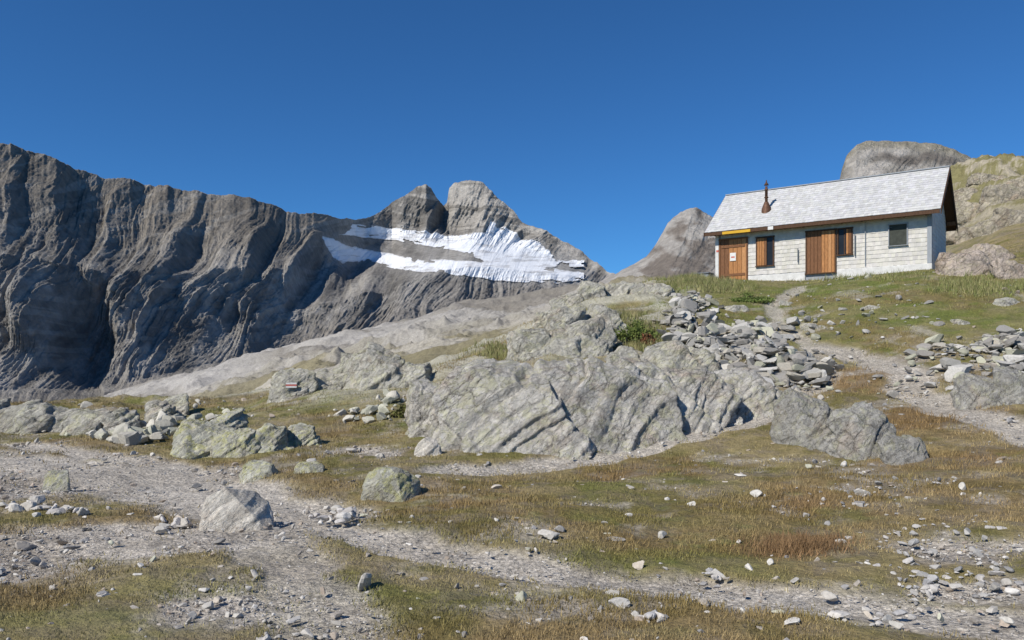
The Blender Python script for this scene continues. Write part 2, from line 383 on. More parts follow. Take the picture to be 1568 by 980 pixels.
def gfield(p,q):
    nz=(fbm2(p*.06,q*.16,6,301,.65)-.5)*15
    A1=np.interp(p,[528,540,600,640,680,720,742,750,765,785,800,830,850],[360,343,348,351,354,359,360,342,347,354,367,377,400])
    A2=np.interp(p,[528,560,600,640,680,720,740,760,790,820,850],[360,364,367,374,382,391,400,409,413,416,410])
    B1=np.interp(p,[495,510,530,560,600,640,680,720,760,800,850,892],[363,365,376,381,389,397,399,401,402,405,413,419])
    B2=np.interp(p,[495,510,525,545,560,600,640,680,720,760,800,850,892],[369,393,405,398,397,410,417,421,425,431,436,437,429])
    m=np.maximum(np.minimum(q-A1,A2-q)+nz*.38,np.minimum(q-B1,B2-q)+nz*.38)
    rk=sst(.62,.72,fbm2(p*.05,q*.12,4,311,.6))
    return m-rk*4.5
def gmask(p,q): return np.where((p>494)&(p<893)&(gfield(p,q)>0),1.0,0.0)
def colM(p,q,v,d):
    s=fbm2(p*.012,q*.012,5,401);st=fbm2((p-q*.8)*.01,(q+p*.3)*.13,4,411)
    stk=fbm2((p+q*.6)*.07,(q-p*.3)*.014,5,421,.6)
    c=mixc((.20,.19,.175),(.37,.352,.325),sst(.35,.65,stk*.6+s*.4))
    c=mixc(c,(.225,.20,.165),sst(.5,.95,v+.3*(s-.5))*(1-sst(560,640,p))*.85)
    c=mixc(c,(.42,.40,.36),sst(.52,.64,st)*.4)
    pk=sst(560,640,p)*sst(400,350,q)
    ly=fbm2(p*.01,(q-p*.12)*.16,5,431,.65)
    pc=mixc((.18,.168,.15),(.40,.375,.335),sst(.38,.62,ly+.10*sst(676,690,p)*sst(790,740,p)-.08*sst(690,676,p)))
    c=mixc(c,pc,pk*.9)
    foot=sst(.24,.02,v+.2*(s-.5));c=mixc(c,(.26,.24,.215),foot)
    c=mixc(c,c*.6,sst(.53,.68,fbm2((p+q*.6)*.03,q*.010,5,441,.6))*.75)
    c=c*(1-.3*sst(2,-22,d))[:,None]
    gf=gfield(p,q);near=sst(-12,0,gf)*((p>494)&(p<900));c=mixc(c,(.40,.39,.37),near*.3)
    return c
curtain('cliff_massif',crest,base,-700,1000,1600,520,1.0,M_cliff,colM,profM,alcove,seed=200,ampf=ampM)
def colS(p,q,v,d):
    gf=gfield(p,q)
    c=mixc((.76,.78,.80),(.50,.50,.50),sst(.50,.74,fbm2(p*.035,q*.22,6,331,.68)))
    c=mixc(c,(.50,.49,.47),sst(2.5,0,gf)*.6)
    return c
curtain('glacier',crest,base,490,900,1100,800,1.0,M_snow,colS,profM,alcove,seed=200,offs=1.8,cut=gmask,ampf=ampM)
def colP(p,q,v,d):
    c=mixc((.20,.172,.145),(.38,.355,.32),sst(.42,.6,fbm2(p*.03,q*.05,5,511)+.25*sst(.4,.95,v)-.08*(p>1060)))
    return c
curtain('distant_peak',[(880,450,1500),(930,425,1500),(960,409,1500),(990,392,1520),(1008,368,1550),(1022,342,1580),(1042,324,1600),(1065,320,1600),(1085,329,1600),(1110,342,1600),(1180,365,1600),(1300,385,1600),(1400,400,1600)],[(880,455,1150),(1400,455,1200)],880,1400,420,160,.6,M_cliff,colP,None,None,seed=600,crestamp=.4,ser=.6,sm=8)
def colR(p,q,v,d):
    c=mixc((.33,.305,.265),(.48,.445,.395),sst(.4,.6,fbm2(p*.03,q*.05,5,551)))
    band=sst(11,2,np.abs(q-(243+(p-1400)*.1)+(fbm2(p*.04,q*.0,3,561)-.5)*16))
    c=mixc(c,(.17,.15,.13),band*sst(1320,1360,p)*.9)
    c=mixc(c,(.24,.21,.12),sst(.9,.99,v)*.5)
    return c
curtain('rocky_summit',[(1240,330,330),(1283,285,340),(1290,258,345),(1297,238,350),(1312,221,350),(1332,215,355),(1400,217,360),(1440,222,360),(1470,234,360),(1495,245,360),(1560,270,360),(1700,300,360)],[(1240,400,250),(1700,400,250)],1240,1700,420,200,.55,mat_attr('summit_rock_material',.2,.66,1.34,4,.95,.9),colR,None,None,seed=700,back=120,crestamp=.35,ser=.6,sm=6)

# ------------- rocks -------------
_ico={}
def ico(l):
    if l not in _ico:
        bm=bmesh.new();bmesh.ops.create_icosphere(bm,subdivisions=l,radius=1)
        _ico[l]=(np.array([v.co[:] for v in bm.verts]),np.array([[v.index for v in f.verts] for f in bm.faces]));bm.free()
    return _ico[l]
def polyr(V,seed,npl=16,lo=.55,hi=.95):
    r_=np.random.default_rng(seed);P=r_.normal(size=(npl,3));P/=np.linalg.norm(P,axis=1)[:,None]
    d=r_.uniform(lo,hi,npl);t=V@P.T
    r=np.where(t>.05,d/np.maximum(t,.05),9).min(1);return np.minimum(r,1.0)
def blockr(V,seed,npl=16,top=.8,pw=3.2,tx=None):
    r_=np.random.default_rng(seed);P=r_.normal(size=(npl,3));P/=np.linalg.norm(P,axis=1)[:,None]
    d=r_.uniform(.74,1.1,npl)
    P=np.concatenate([P,[[r_.uniform(-.25,.25) if tx is None else tx,-.15,1]]]);P[-1]/=np.linalg.norm(P[-1]);d=np.append(d,top)
    P=np.concatenate([P,[[r_.uniform(-.3,.3),-1,.55]]]);P[-1]/=np.linalg.norm(P[-1]);d=np.append(d,.82)
    t=V@P.T;r=np.where(t>.05,d/np.maximum(t,.05),9).min(1)
    b=1/((np.abs(V)**pw).sum(1))**(1/pw);return np.minimum(r,b)
SN=np.array([.55,.25,-.80]);SN/=np.linalg.norm(SN)
SN2=np.array([.80,-.1,.55]);SN2/=np.linalg.norm(SN2)
def lump(px,py,w,h,dr=.8,seed=0,level=6,rot=None,strata=1.0,sink=.3,npl=14,rough=1.0,lean=.4,pw=3.2,top=.8,tx=None):
    x,y,z=gat(px,py);W=w/F*y;H=h/F*y
    V,Fc=ico(level);r=blockr(V,seed,npl,top,pw,tx)
    rx,ry,rz=W/2*1.0,max(W/2*dr,H*.6),H*1.18+sink*H
    P=V*r[:,None]*np.array([rx,ry,rz])
    if rot is None: rot=np.random.default_rng(seed+5).uniform(-.3,.3)
    c,s=math.cos(rot),math.sin(rot);P=P@np.array([[c,s,0],[-s,c,0],[0,0,1]])
    size=min((rx*ry*rz)**(1/3),rz*1.1)
    Q=P+np.array([seed*3.7,seed*1.3,0]);dirn=V*np.array([1/rx,1/ry,1/rz]);dirn/=np.linalg.norm(dirn,axis=1)[:,None]
    f=.9/size
    d=size*.22*rough*(fbm3(Q*f*1.1,3,seed)-.5)+size*.12*rough*(rid3(Q*f*2.3,4,seed+9)-.6)+size*.06*rough*(rid3(Q*f*7,4,seed+19,.6)-.6)
    if strata:
        wv=(fbm3(Q*f*1.0,3,seed+29)-.5)*size*.5
        for th,am,S_ in ((.42,.20,SN),(.16,.09,SN),(.07,.035,SN),(.5,.12,SN2),(.2,.05,SN2)):
            k=(Q@S_+wv)/(size*th)
            i=np.floor(k).astype(np.int64);fr=k-i
            z0=np.zeros_like(i);a=_h(i,z0,z0,seed);b=_h(i+1,z0,z0,seed)
            d=d+strata*size*am*((a+(b-a)*sst(.84,1,fr))-.5)
    P=P+dirn*d[:,None]
    P[:,1]+=np.clip(P[:,2],-.2,9)*lean
    cy=y+ry*.8
    return P+np.array([x*(1+.5*(cy/y-1)),cy,z-sink*H*.9]),Fc
def rockobj(name,lumps,mat,**k):
    Vs=[];Fs=[];n=0
    for L in lumps:
        kk=dict(k);
        if len(L)>5: kk['seed']=L[5]
        if len(L)>6: kk.update(L[6])
        V,Fc=lump(*L[:5],**kk);Vs.append(V);Fs.append(Fc+n);n+=len(V)
    return mesh_np(name,np.concatenate(Vs),np.concatenate(Fs),mat)
M_r1=mat_rock('lichen_limestone',(.50,.475,.425),(.33,.31,.275),(.50,.485,.30),.6,.5,1.0,1.0,1.17)
M_r2=mat_rock('yellow_lichen_rock',(.42,.41,.34),(.29,.28,.235),(.50,.485,.20),.75,.2,1.6,.8,1.2)
M_r3=mat_rock('pale_boulder_rock',(.58,.54,.47),(.46,.42,.36),(.44,.42,.30),.1,.35,2.0,.6,1.05,.7)
M_r4=mat_rock('grey_boulder_rock',(.36,.345,.31),(.23,.22,.20),(.45,.44,.27),.5,.35,1.2,1.0,1.15)
M_r5=mat_rock('crest_rock',(.44,.42,.36),(.29,.275,.24),(.48,.465,.28),.55,.4,.9,1.0,1.17)
M_r6=mat_rock('hillside_rock',(.38,.335,.26),(.26,.23,.175),(.38,.35,.19),.4,.5,.6,1.0,1.1)
W7=dict(level=7,pw=4.2,npl=8,rough=.85,strata=1.1,lean=.6)
big=rockobj('central_rock_outcrop',[(800,706,270,144,.45,11,dict(W7,tx=.05,rot=-.12)),(930,690,250,130,.45,12,dict(W7,tx=.08,rot=.18)),(1045,662,230,106,.45,13,dict(W7,tx=.15,rot=.1)),(1130,640,150,70,.8,17),(645,674,85,82,.8,15),(705,684,90,112,.8,16),(1175,628,80,40,.8,19),(860,575,150,20,.8,20)],M_r1,level=6)
rockobj('boulder',[(656,699,42,27,.8,21)],M_r3,level=5,strata=.3,lean=.1)
rockobj('rock_outcrop',[(845,560,110,62,.9,31),(800,555,50,42,.9,32),(905,545,80,58,.9,33),(870,520,80,50,.9,34),(965,572,110,42,.9,35),(1050,580,110,50,.9,36),(935,520,50,40,.9,37)],M_r5,level=6,rough=1.3)
rockobj('rock_outcrop',[(905,465,60,36,.9,41),(870,480,50,30,.9,42),(955,452,80,24,.9,43),(1005,458,60,24,.9,44),(840,500,50,24,.9,45),(930,500,70,30,.9,46),(890,505,50,26,.9,47),(820,530,50,22,.9,48)],M_r5,level=5,rough=1.4)
lo_=rockobj('rock_outcrop',[(440,615,85,46,.9,51),(505,605,110,40,.9,52),(575,602,110,62,.9,53),(630,594,60,40,.9,54),(540,600,70,52,.9,55)],M_r5,level=6,rough=1.2)
rockobj('rock_outcrop',[(305,700,90,46,.9,61),(355,700,80,40,.9,62),(410,694,80,42,.9,63),(462,684,60,30,.9,64),(335,690,60,52,.9,67)],M_r2,level=6,rough=1.3)
rockobj('boulder',[(388,732,62,26,.8,65),(470,730,46,18,.8,66)],M_r2,level=5,strata=.4)
rockobj('lichen_boulder',[(597,762,104,38,.8,71)],M_r2,level=6,strata=.35,npl=22,lean=.1,pw=2.1,top=.9,rough=.7)
rockobj('pale_boulder',[(360,808,104,62,.5,88)],M_r3,level=6,strata=.4,rot=.25,lean=.15,pw=4,top=.62,npl=6,rough=.6,tx=.45)
rockobj('boulder',[(86,750,42,26,.8,73)],M_r2,level=5,strata=.3,lean=.1)
rockobj('grey_boulder',[(1262,690,120,80,.9,81),(1335,700,140,82,.9,82),(1395,708,75,36,.9,83)],M_r4,level=6,strata=.9)
rockobj('boulder',[(1525,622,90,44,.9,85),(1580,620,70,55,.9,87)],M_r4,level=5,strata=.8)
rockobj('rock_outcrop',[(30,658,100,38,.9,91),(90,655,60,26,.9,92),(-40,660,90,40,.9,93)],M_r5,level=5,rough=1.3)
rockobj('rock_outcrop',[(120,662,80,28,.9,94),(180,660,70,30,.9,95),(265,634,50,28,.9,96),(240,640,50,22,.9,97)],M_r5,level=5,rough=1.3)
rockobj('rock_outcrop',[(1500,420,90,40,.9,98),(1480,412,40,24,.9,99),(1560,425,60,30,.9,100),(1530,400,80,26,.9,101)],mat_rock('reddish_rock',(.43,.36,.30),(.28,.24,.2),(.40,.38,.2),.3,.7,.8),level=5,rough=1.3)
rockobj('rock_outcrop',[(1490,365,60,22,.9,102),(1540,350,80,26,.9,103),(1500,325,70,20,.9,104),(1550,305,90,26,.9,105),(1478,300,50,16,.9,106),(1580,340,80,30,.9,107),(1520,275,60,14,.9,108),(1600,290,90,26,.9,109)],M_r6,level=5,rough=1.5)
rockobj('rock_outcrop',[(1250,505,40,10,.9,112),(1340,478,40,9,.9,113),(1210,470,34,9,.9,114),(1545,470,40,14,.9,115),(1470,500,34,10,.9,116),(1130,480,40,12,.9,117)],M_r5,level=4,rough=1.2)

# ------------- loose stones -------------
M_stone=mat_attr('loose_stone_material',30,.75,1.2,.01,.9,.6)
def stones(name,pos,size,level,flat=.55,pal=None,nshape=18,seed=0,tilt=.35,sink=.25,lo=.26,hi=.8,npl=9,slab=0):
    n=len(size);r_=np.random.default_rng(seed)
    Vi,Fi=ico(level);sh=[]
    for k in range(nshape):
        v=Vi*polyr(Vi,seed*50+k,npl,lo,hi)[:,None]
        if slab: v[:,2]=np.clip(v[:,2],-slab,slab)
        v=v/np.abs(v).max()
        v=v*(1+.10*(fbm3(v*2.2+k*3,2,k)-.5))[:,None];sh.append(v*np.array([1,r_.uniform(.5,.95),1]))
    sh=np.array(sh);idx=r_.integers(0,nshape,n)
    V=sh[idx]*size[:,None,None]
    fl=np.clip(r_.normal(flat,.18,n),.2,1.0);V[:,:,2]*=fl[:,None]
    a=r_.uniform(0,6.28,n);t=r_.normal(0,tilt,n)
    ct,st=np.cos(t)[:,None],np.sin(t)[:,None]
    y=V[:,:,1]*ct-V[:,:,2]*st;z=V[:,:,1]*st+V[:,:,2]*ct;x=V[:,:,0]
    ca,sa=np.cos(a)[:,None],np.sin(a)[:,None]
    V=np.stack([x*ca-y*sa,x*sa+y*ca,z],2)
    V=V+pos[:,None,:];V[:,:,2]+=(size*fl*(1-2*sink)*.6)[:,None]
    m=len(Vi);Fc=(Fi[None]+(np.arange(n)*m)[:,None,None]).reshape(-1,3)
    if pal is None: pal=[(.46,.43,.38),(.54,.51,.46),(.36,.34,.31),(.40,.36,.31),(.30,.29,.28),(.42,.35,.28),(.60,.57,.52),(.50,.47,.42)]
    pal=np.array(pal);c=pal[r_.integers(0,len(pal),n)]*r_.uniform(.75,1.1,(n,1))
    return mesh_np(name,V.reshape(-1,3),Fc,M_stone,np.repeat(c,m,0),smooth=False)
def scatter(n,y0,y1,dens,seed,pw=0.0):
    r_=np.random.default_rng(seed)
    y=np.exp(r_.uniform(math.log(y0),math.log(y1),n));x=r_.uniform(-.78,.78,n)*y
    g,r,gr,p_=fields(x,y,True);k=r_.random(n)<dens(g,r,gr,x,y)*(1-.55*p_)
    return x[k],y[k],g[k],r[k],gr[k]
def P3(x,y,dz=0): return np.stack([x,y,ground_h(x,y)+dz],1)
x,y,g,r,gr=scatter(110000,4,32,lambda g,r,gr,x,y:(.05+.5*g)*sst(.3,.65,fbm2(x*1.5,y*1.5,3,7)),1)
s=rng.pareto(2.6,len(x))*.009+.008;s=np.minimum(s,.05)*np.clip(y/8,.9,2.0)
stones('gravel',P3(x,y,-.02),s,1,seed=1,sink=.1,npl=6)
x,y,g,r,gr=scatter(24000,4,38,lambda g,r,gr,x,y:(.06+.26*g)*(.25+.75*sst(.4,.62,fbm2(x*.9,y*.9,4,17))),2)
s=np.minimum(rng.pareto(2.4,len(x))*.022+.018,.13)*np.clip(y/12,.9,1.7)
stones('scattered_stones',P3(x,y,-.012),s,3,seed=2,sink=.12)
L=[(1215,885,16),(1100,876,22),(1113,882,12),(980,857,18),(940,906,20),(1015,948,24),(970,940,14),(800,913,16),(610,873,13),(475,850,11),(1330,940,14),(1375,955,20),(1358,948,14),(1210,958,30),(1140,935,12),(1432,898,12),(1015,814,14),(963,784,10),(762,750,14),(1130,729,18),(1158,758,14),(1290,712,14),(1180,860,14),(1148,864,12),(1480,822,12),(470,778,10),(515,775,22),(495,800,14),(520,795,12),(555,788,12),(540,790,10),(660,832,10),(625,803,8),(20,782,14),(45,785,18),(75,782,20),(100,786,16),(125,792,18),(6,780,12),(55,795,12),(250,806,16),(275,793,10),(200,790,8),(180,835,8),(140,872,10),(210,890,10),(700,725,8),(640,735,8),(1540,955,16),(1440,945,12),(1475,755,14),(1240,718,12),(980,975,10),(670,945,10),(440,748,9),(1055,905,8),(790,795,9),(850,825,9),(1060,770,10),(880,760,8),(1370,875,12),(1400,905,14),(1020,865,9),(905,890,8),(380,905,9),(1080,925,18),(1040,912,10),(35,700,8),(170,835,8),(235,865,10),(330,925,12),(640,915,8),(505,925,8),(730,890,7),(1250,850,9),(1520,870,10),(1190,940,14),(1330,860,10),(925,800,9),(810,815,8),(1090,820,10),(1130,822,9),(760,800,7),(690,800,7),(930,815,9),(810,840,9)]
pos=[];sz=[]
for (a,b,w) in L:
    x_,y_,z_=gat(a,b);pos.append((x_,y_));sz.append(w/F*y_*.76)
pos=np.array(pos);sz=np.array(sz)
stones('meadow_stones',P3(pos[:,0],pos[:,1],-.005),sz,4,seed=3,flat=.5,tilt=.2,sink=.12,lo=.22,npl=8,pal=[(.56,.53,.47),(.62,.59,.53),(.48,.455,.41),(.52,.46,.38),(.50,.49,.38)])
def pile(name,poly,n,s0,s1,seed,flat,pal,lift=.25,tilt=.5,slab=0):
    r_=np.random.default_rng(seed);pts=[];ss=[]
    while len(pts)<n:
        k=r_.integers(0,len(poly));a,b,rx,ry=poly[k]
        t=r_.normal(0,.5,2);q=(a+t[0]*rx,b+t[1]*ry);x_,y_,z_=gat(*q);
        if y_>45: continue
        pts.append((x_,y_,max(0,1-abs(t[0])-abs(t[1]))));ss.append((s0+(s1-s0)*r_.random()**2.2))
    p=np.array(pts);P=P3(p[:,0],p[:,1]);P[:,2]+=lift*p[:,2]*r_.random(n)
    stones(name,P,np.array(ss),3,flat=flat,pal=pal,seed=seed,tilt=tilt,sink=.2,slab=slab)
gp=[(.37,.355,.32),(.26,.25,.23),(.45,.43,.39),(.31,.29,.26),(.49,.47,.43),(.40,.37,.31),(.43,.42,.32)]
pile('scree_pile',[(1045,500,30,25),(1085,520,45,30),(1130,540,60,35),(1180,560,60,30),(1230,575,50,22),(1060,475,30,20),(1150,525,50,25)],900,.10,.40,31,.6,gp,.6,.6,.28)
pile('scree_pile',[(1450,545,60,18),(1520,540,60,20),(1560,560,40,25),(1480,575,40,18),(1550,525,30,15)],220,.07,.32,32,.55,gp,.2,.4,.4)
pile('rock_pile',[(160,672,40,10),(215,675,50,12),(250,668,30,10),(230,655,40,10)],60,.10,.38,33,.6,[(.52,.49,.42),(.46,.44,.37),(.50,.49,.38)],.2)
pile('rock_pile',[(520,790,45,14),(510,798,30,8)],26,.04,.11,34,.5,[(.60,.57,.52),(.52,.49,.46)],.05)
pile('rock_pile',[(60,784,70,9),(110,790,30,8),(260,800,35,8)],38,.05,.14,35,.5,[(.56,.52,.46),(.50,.47,.44)],.05)
pile('rock_pile',[(1370,880,50,20),(1410,900,40,16),(1360,945,40,12),(1090,875,20,8),(1000,945,30,8)],44,.025,.075,36,.5,[(.54,.51,.47),(.42,.41,.40)],.03)
pile('rock_pile',[(1200,430,200,6),(1330,490,120,20),(1250,510,60,25),(1390,590,60,25),(1300,460,160,20)],150,.05,.2,37,.5,gp,.05)
pile('rock_pile',[(60,650,120,14),(300,620,80,14),(330,640,60,10),(560,640,60,16),(600,620,40,10)],150,.06,.26,38,.6,[(.50,.47,.40),(.46,.45,.36)],.1)
pile('rock_pile',[(1420,820,130,40),(1480,870,80,30),(1300,760,120,30)],150,.02,.065,39,.45,[(.54,.51,.47),(.44,.42,.39),(.37,.36,.34)],.02)

# ------------- grass -------------
M_grass=mat_attr('grass_material',3,.85,1.2,0,.8)
def grass(name,x,y,col,h,nb,seed,spread=.06,wid=.004):
    r_=np.random.default_rng(seed);n=len(x)
    X=np.repeat(x,nb)+r_.normal(0,1,n*nb)*np.repeat(np.broadcast_to(spread,(n,)),nb);Yb=np.repeat(y,nb)+r_.normal(0,1,n*nb)*np.repeat(np.broadcast_to(spread,(n,)),nb)
    H=np.repeat(h,nb)*r_.uniform(.5,1.2,n*nb);Zb=ground_h(X,Yb)-.012
    a=r_.uniform(0,6.28,n*nb);w=np.repeat(np.broadcast_to(wid,(n,)),nb)
    b=r_.uniform(0,6.28,n*nb);ln=H*r_.uniform(.1,.8,n*nb)
    dx,dy=np.cos(a)*w,np.sin(a)*w
    V=np.stack([np.stack([X-dx,Yb-dy,Zb],1),np.stack([X+dx,Yb+dy,Zb],1),np.stack([X+np.cos(b)*ln,Yb+np.sin(b)*ln,Zb+H],1)],1).reshape(-1,3)
    c=np.repeat(col,nb,0)*r_.uniform(.6,1.4,(n*nb,1));c=np.repeat(c,3,0)
    return mesh_np(name,V,np.arange(len(V)).reshape(-1,3),M_grass,c)
x,y,g,r,gr=scatter(76000,4,44,lambda g,r,gr,x,y:np.clip((1-g*1.35),0.02,1)*(.14+.86*sst(.40,.60,fbm2(x*2.2,y*2.2,4,27,.6))),5)
h=(.022+.024*rng.random(len(x))+.045*r)*np.clip(.6+y/22,.7,1.9)
grass('grass',x,y,grass_col(x,y,r,gr)*1.15,h,8,6,spread=.03+.004*y,wid=.0020+.0003*y)
pts=[]
for (a,b,rx,ry,n) in ((1060,432,40,10,500),(1110,442,30,6,300),(1020,440,30,12,200),(1300,428,110,3,160),(1500,440,70,14,300),(985,512,30,18,300),(760,545,40,10,200),(940,490,30,10,200),(1230,828,60,10,350)):
    for k in range(n):
        t=rng.normal(0,.6,2);q=gat(a+t[0]*rx,b+t[1]*ry)
        if q[1]<45: pts.append(q[:2]+((1.0 if b>700 else 0.0),))
p=np.array(pts);nr=p[:,2]
tc=mixc((.15,.18,.05),(.32,.28,.14),rng.random(len(p)));tc=mixc(tc,(.24,.15,.075),nr)
grass('tall_grass',p[:,0],p[:,1],tc,(.12+.18*rng.random(len(p)))*(1-.6*nr),9,8,spread=.09-.04*nr,wid=.012-.008*nr)
def shrub(px,py,w,h,n,cols_,seed):
    r_=np.random.default_rng(seed);x,y,z=gat(px,py);W=w/F*y/2;H=h/F*y
    k=r_.integers(0,12,n);cc=r_.normal(0,.5,(12,3))*np.array([W,W*.7,H*.4])+np.array([0,0,H*.3])
    P=cc[k]+r_.normal(0,.18,(n,3))*np.array([W,W,H*.7]);P[:,2]=np.abs(P[:,2])
    P+=np.array([x,y,0]);P[:,2]+=ground_h(P[:,0],P[:,1])
    a=r_.normal(0,1,(n,3));a/=np.linalg.norm(a,axis=1)[:,None];b=np.cross(a,r_.normal(0,1,(n,3)));b/=np.linalg.norm(b,axis=1)[:,None]
    s=.035*r_.uniform(.6,1.4,(n,1))
    V=np.stack([P-a*s,P-b*s*.5,P+a*s,P+b*s*.5],1).reshape(-1,3)
    c=np.array(cols_)[r_.integers(0,len(cols_),n)]*r_.uniform(.6,1.3,(n,1))
    return mesh_np('shrub',V,np.arange(4*n).reshape(-1,4),M_grass,np.repeat(c,4,0),smooth=False)
shrub(975,515,75,34,5000,[(.12,.16,.04),(.14,.17,.04),(.09,.12,.03)],1)
shrub(990,522,28,18,1500,[(.20,.08,.04),(.16,.11,.05)],2)
shrub(1150,462,60,8,2500,[(.13,.18,.045),(.12,.15,.04)],3)
shrub(620,640,30,18,1200,[(.14,.15,.04),(.17,.15,.06)],4)

# ------------- trail blaze -------------
def blaze(obj,px,py,w,h):
    bpy.context.view_layer.update()
    o=Vector((0,0,CZ));d=Vector(((px-CX)/F,1,(HY-py)/F)).normalized()
    ok,loc,nor,_=obj.ray_cast(o,d)
    if not ok: return
    Yd=loc.y;W=w/F*Yd;H=h/F*Yd
    nrm=(nor*.4-d).normalized();right=Vector((0,0,1)).cross(nrm).normalized()
    if right.x<0: right=-right
    up=nrm.cross(right)
    if up.z<0: up=-up
    e=bpy.data.objects.new('trail_blaze',None);sc.collection.objects.link(e)
    for i,(c,nm) in enumerate(((M_w,'white_stripe_1'),(M_red,'red_stripe'),(M_w,'white_stripe_2'))):
        vs=[];v0=(i-1.5)/3*H;v1=v0+H/3*.98
        cen=loc+nrm*.05
        for dz in (0,-.05):
            for (a,b) in ((-W/2,v0),(W/2,v0),(W/2,v1),(-W/2,v1)): vs.append(cen+right*a+up*b+nrm*dz)
        me=bpy.data.meshes.new(nm);me.from_pydata([tuple(v) for v in vs],[],[(0,1,2,3),(7,6,5,4),(0,4,5,1),(1,5,6,2),(2,6,7,3),(3,7,4,0)]);me.materials.append(c)
        ob=bpy.data.objects.new(nm,me);sc.collection.objects.link(ob);ob.parent=e
M_w=mat_plain('white_paint',(.68,.67,.64),.7,20,.12)
M_red=mat_plain('red_paint',(.50,.13,.10),.7,20,.15)
blaze(lo_,446,590,16,8)

# ------------- hut -------------
LH=9.6;a_=1.4;nn=math.hypot(a_,1);dx_,dy_=a_/nn,-1/nn
RX,RY=.534*34,34.0
hut=bpy.data.objects.new('mountain_hut',None);sc.collection.objects.link(hut)
hut.location=(RX-dx_*LH,RY-dy_*LH,5.8);hut.rotation_euler=(0,0,math.atan2(dy_,dx_))
def fx(px):
    u=(px-CX)/F;s=(RX-RY*u)/(dx_-dy_*u);return LH-s
def fz(px,py):
    x=fx(px);Yw=RY-dy_*(LH-x);return CZ+(HY-py)/F*Yw-5.8
def part(name,V,Fc,mat,col=None,smooth=False):
    me=bpy.data.meshes.new(name);me.from_pydata([tuple(v) for v in V],[],[tuple(f) for f in Fc]);me.materials.append(mat)
    if col is not None:
        at=me.color_attributes.new('Col','FLOAT_COLOR','POINT');at.data.foreach_set('color',np.concatenate([np.array(col),np.ones((len(V),1))],1).astype(np.float32).ravel())
    o=bpy.data.objects.new(name,me);sc.collection.objects.link(o);o.parent=hut;return o
BF=[(0,3,2,1),(4,5,6,7),(0,1,5,4),(1,2,6,5),(2,3,7,6),(3,0,4,7)]
def box(name,x0,x1,y0,y1,z0,z1,mat,bev=0):
    o=part(name,[(x0,y0,z0),(x1,y0,z0),(x1,y1,z0),(x0,y1,z0),(x0,y0,z1),(x1,y0,z1),(x1,y1,z1),(x0,y1,z1)],BF,mat)
    if bev:
        m=o.modifiers.new('b','BEVEL');m.width=bev;m.segments=1
    return o
M_sh=mat_attr('weathered_shingle',3,.82,1.14,.005,.85,.4)
M_wood=mat_plain('orange_wood',(.38,.175,.065),.6,5,.4,(9,9,1.2))
M_woodd=mat_plain('dark_wood',(.085,.045,.025),.7,5,.4,(9,9,1.2))
M_woodm=mat_plain('brown_wood',(.18,.085,.04),.7,5,.4,(9,9,1.2))
M_plas=mat_plain('whitewashed_stone',(.62,.61,.58),.9,5,.15)
M_glass=mat_plain('dark_window_glass',(.02,.022,.025),.15,2,.2)
M_met=mat_plain('grey_metal',(.16,.17,.18),.5,6,.2,None,.4)
M_rust=mat_plain('rusty_metal',(.13,.07,.045),.6,9,.4,None,.3)
M_yel=mat_plain('yellow_sign_paint',(.62,.36,.03),.5,4,.1)
M_grey=mat_plain('grey_paint_boards',(.30,.32,.34),.8,5,.15,(8,8,1))
def shingles(name,O,U,Vv,Nn,ulen,rows,rh,wd,base,holes=(),lim=None,seed=0,over=.04,var=.10):
    O,U,Vv,Nn=[np.array(q,float) for q in (O,U,Vv,Nn)]
    r_=np.random.default_rng(seed);VV=[];FF=[];CC=[]
    for k in range(rows):
        v0=k*rh;v1=v0+rh+.03;vm=v0+rh/2
        a0,a1=(0,ulen) if lim is None else lim(vm)
        iv=[(a0,a1)]
        for (h0,h1,w0,w1) in holes:
            if w0<vm<w1:
                nv_=[]
                for (p,q) in iv:
                    if h1<=p or h0>=q: nv_.append((p,q))
                    else:
                        if h0>p: nv_.append((p,h0))
                        if h1<q: nv_.append((h1,q))
                iv=nv_
        for (p,q) in iv:
            u=p
            while u<q-.01:
                w=min(wd*r_.uniform(.6,1.4),q-u)
                if q-u-w<.04: w=q-u
                dv=r_.uniform(-.01,.01);n0=over*r_.uniform(.8,1.2);n1=.004
                c=np.array(base)*r_.uniform(1-var,1+var)*np.array([1,r_.uniform(.98,1.0),r_.uniform(.95,1.02)])
                b=len(VV)
                pts=[(u+.0005,v0+dv,0),(u+w-.0005,v0+dv,0),(u+w-.0005,v1,0),(u+.0005,v1,0),(u+.0005,v0+dv,n0),(u+w-.0005,v0+dv,n0),(u+w-.0005,v1,n1),(u+.0005,v1,n1)]
                for (pu,pv,pn) in pts: VV.append(O+U*pu+Vv*pv+Nn*pn);CC.append(c)
                FF+= [tuple(b+i for i in f) for f in BF];u+=w
    return part(name,VV,FF,M_sh,CC)
ZE=2.5;ZR=4.88;WH=5.0;OV=.5;sl=(ZR-ZE)/(WH/2+OV)
wt=ZE+sl*OV-.12
V=[];
for x_ in (0.0,LH):
    V+=[(x_,0,-.9),(x_,WH,-.9),(x_,WH,wt),(x_,WH/2,ZR-.14),(x_,0,wt)]
part('wall_core',V,[(0,4,3,2,1),(5,6,7,8,9),(0,5,9,4),(1,2,7,6),(4,9,8,3),(3,8,7,2)],M_grey)
d1=(fx(1104),fx(1143));w1=(fx(1160),fx(1184));d2=(fx(1236),fx(1279));w2=(fx(1281.5),fx(1304));w3=(fx(1362),fx(1389))
zd1=(fz(1123,432),fz(1123,367));zw1=(fz(1172,407),fz(1172,364));zd2=(fz(1257,418),fz(1257,354));zw2=(fz(1292,390),fz(1292,351));zw3=(fz(1375,376),fz(1375,344))
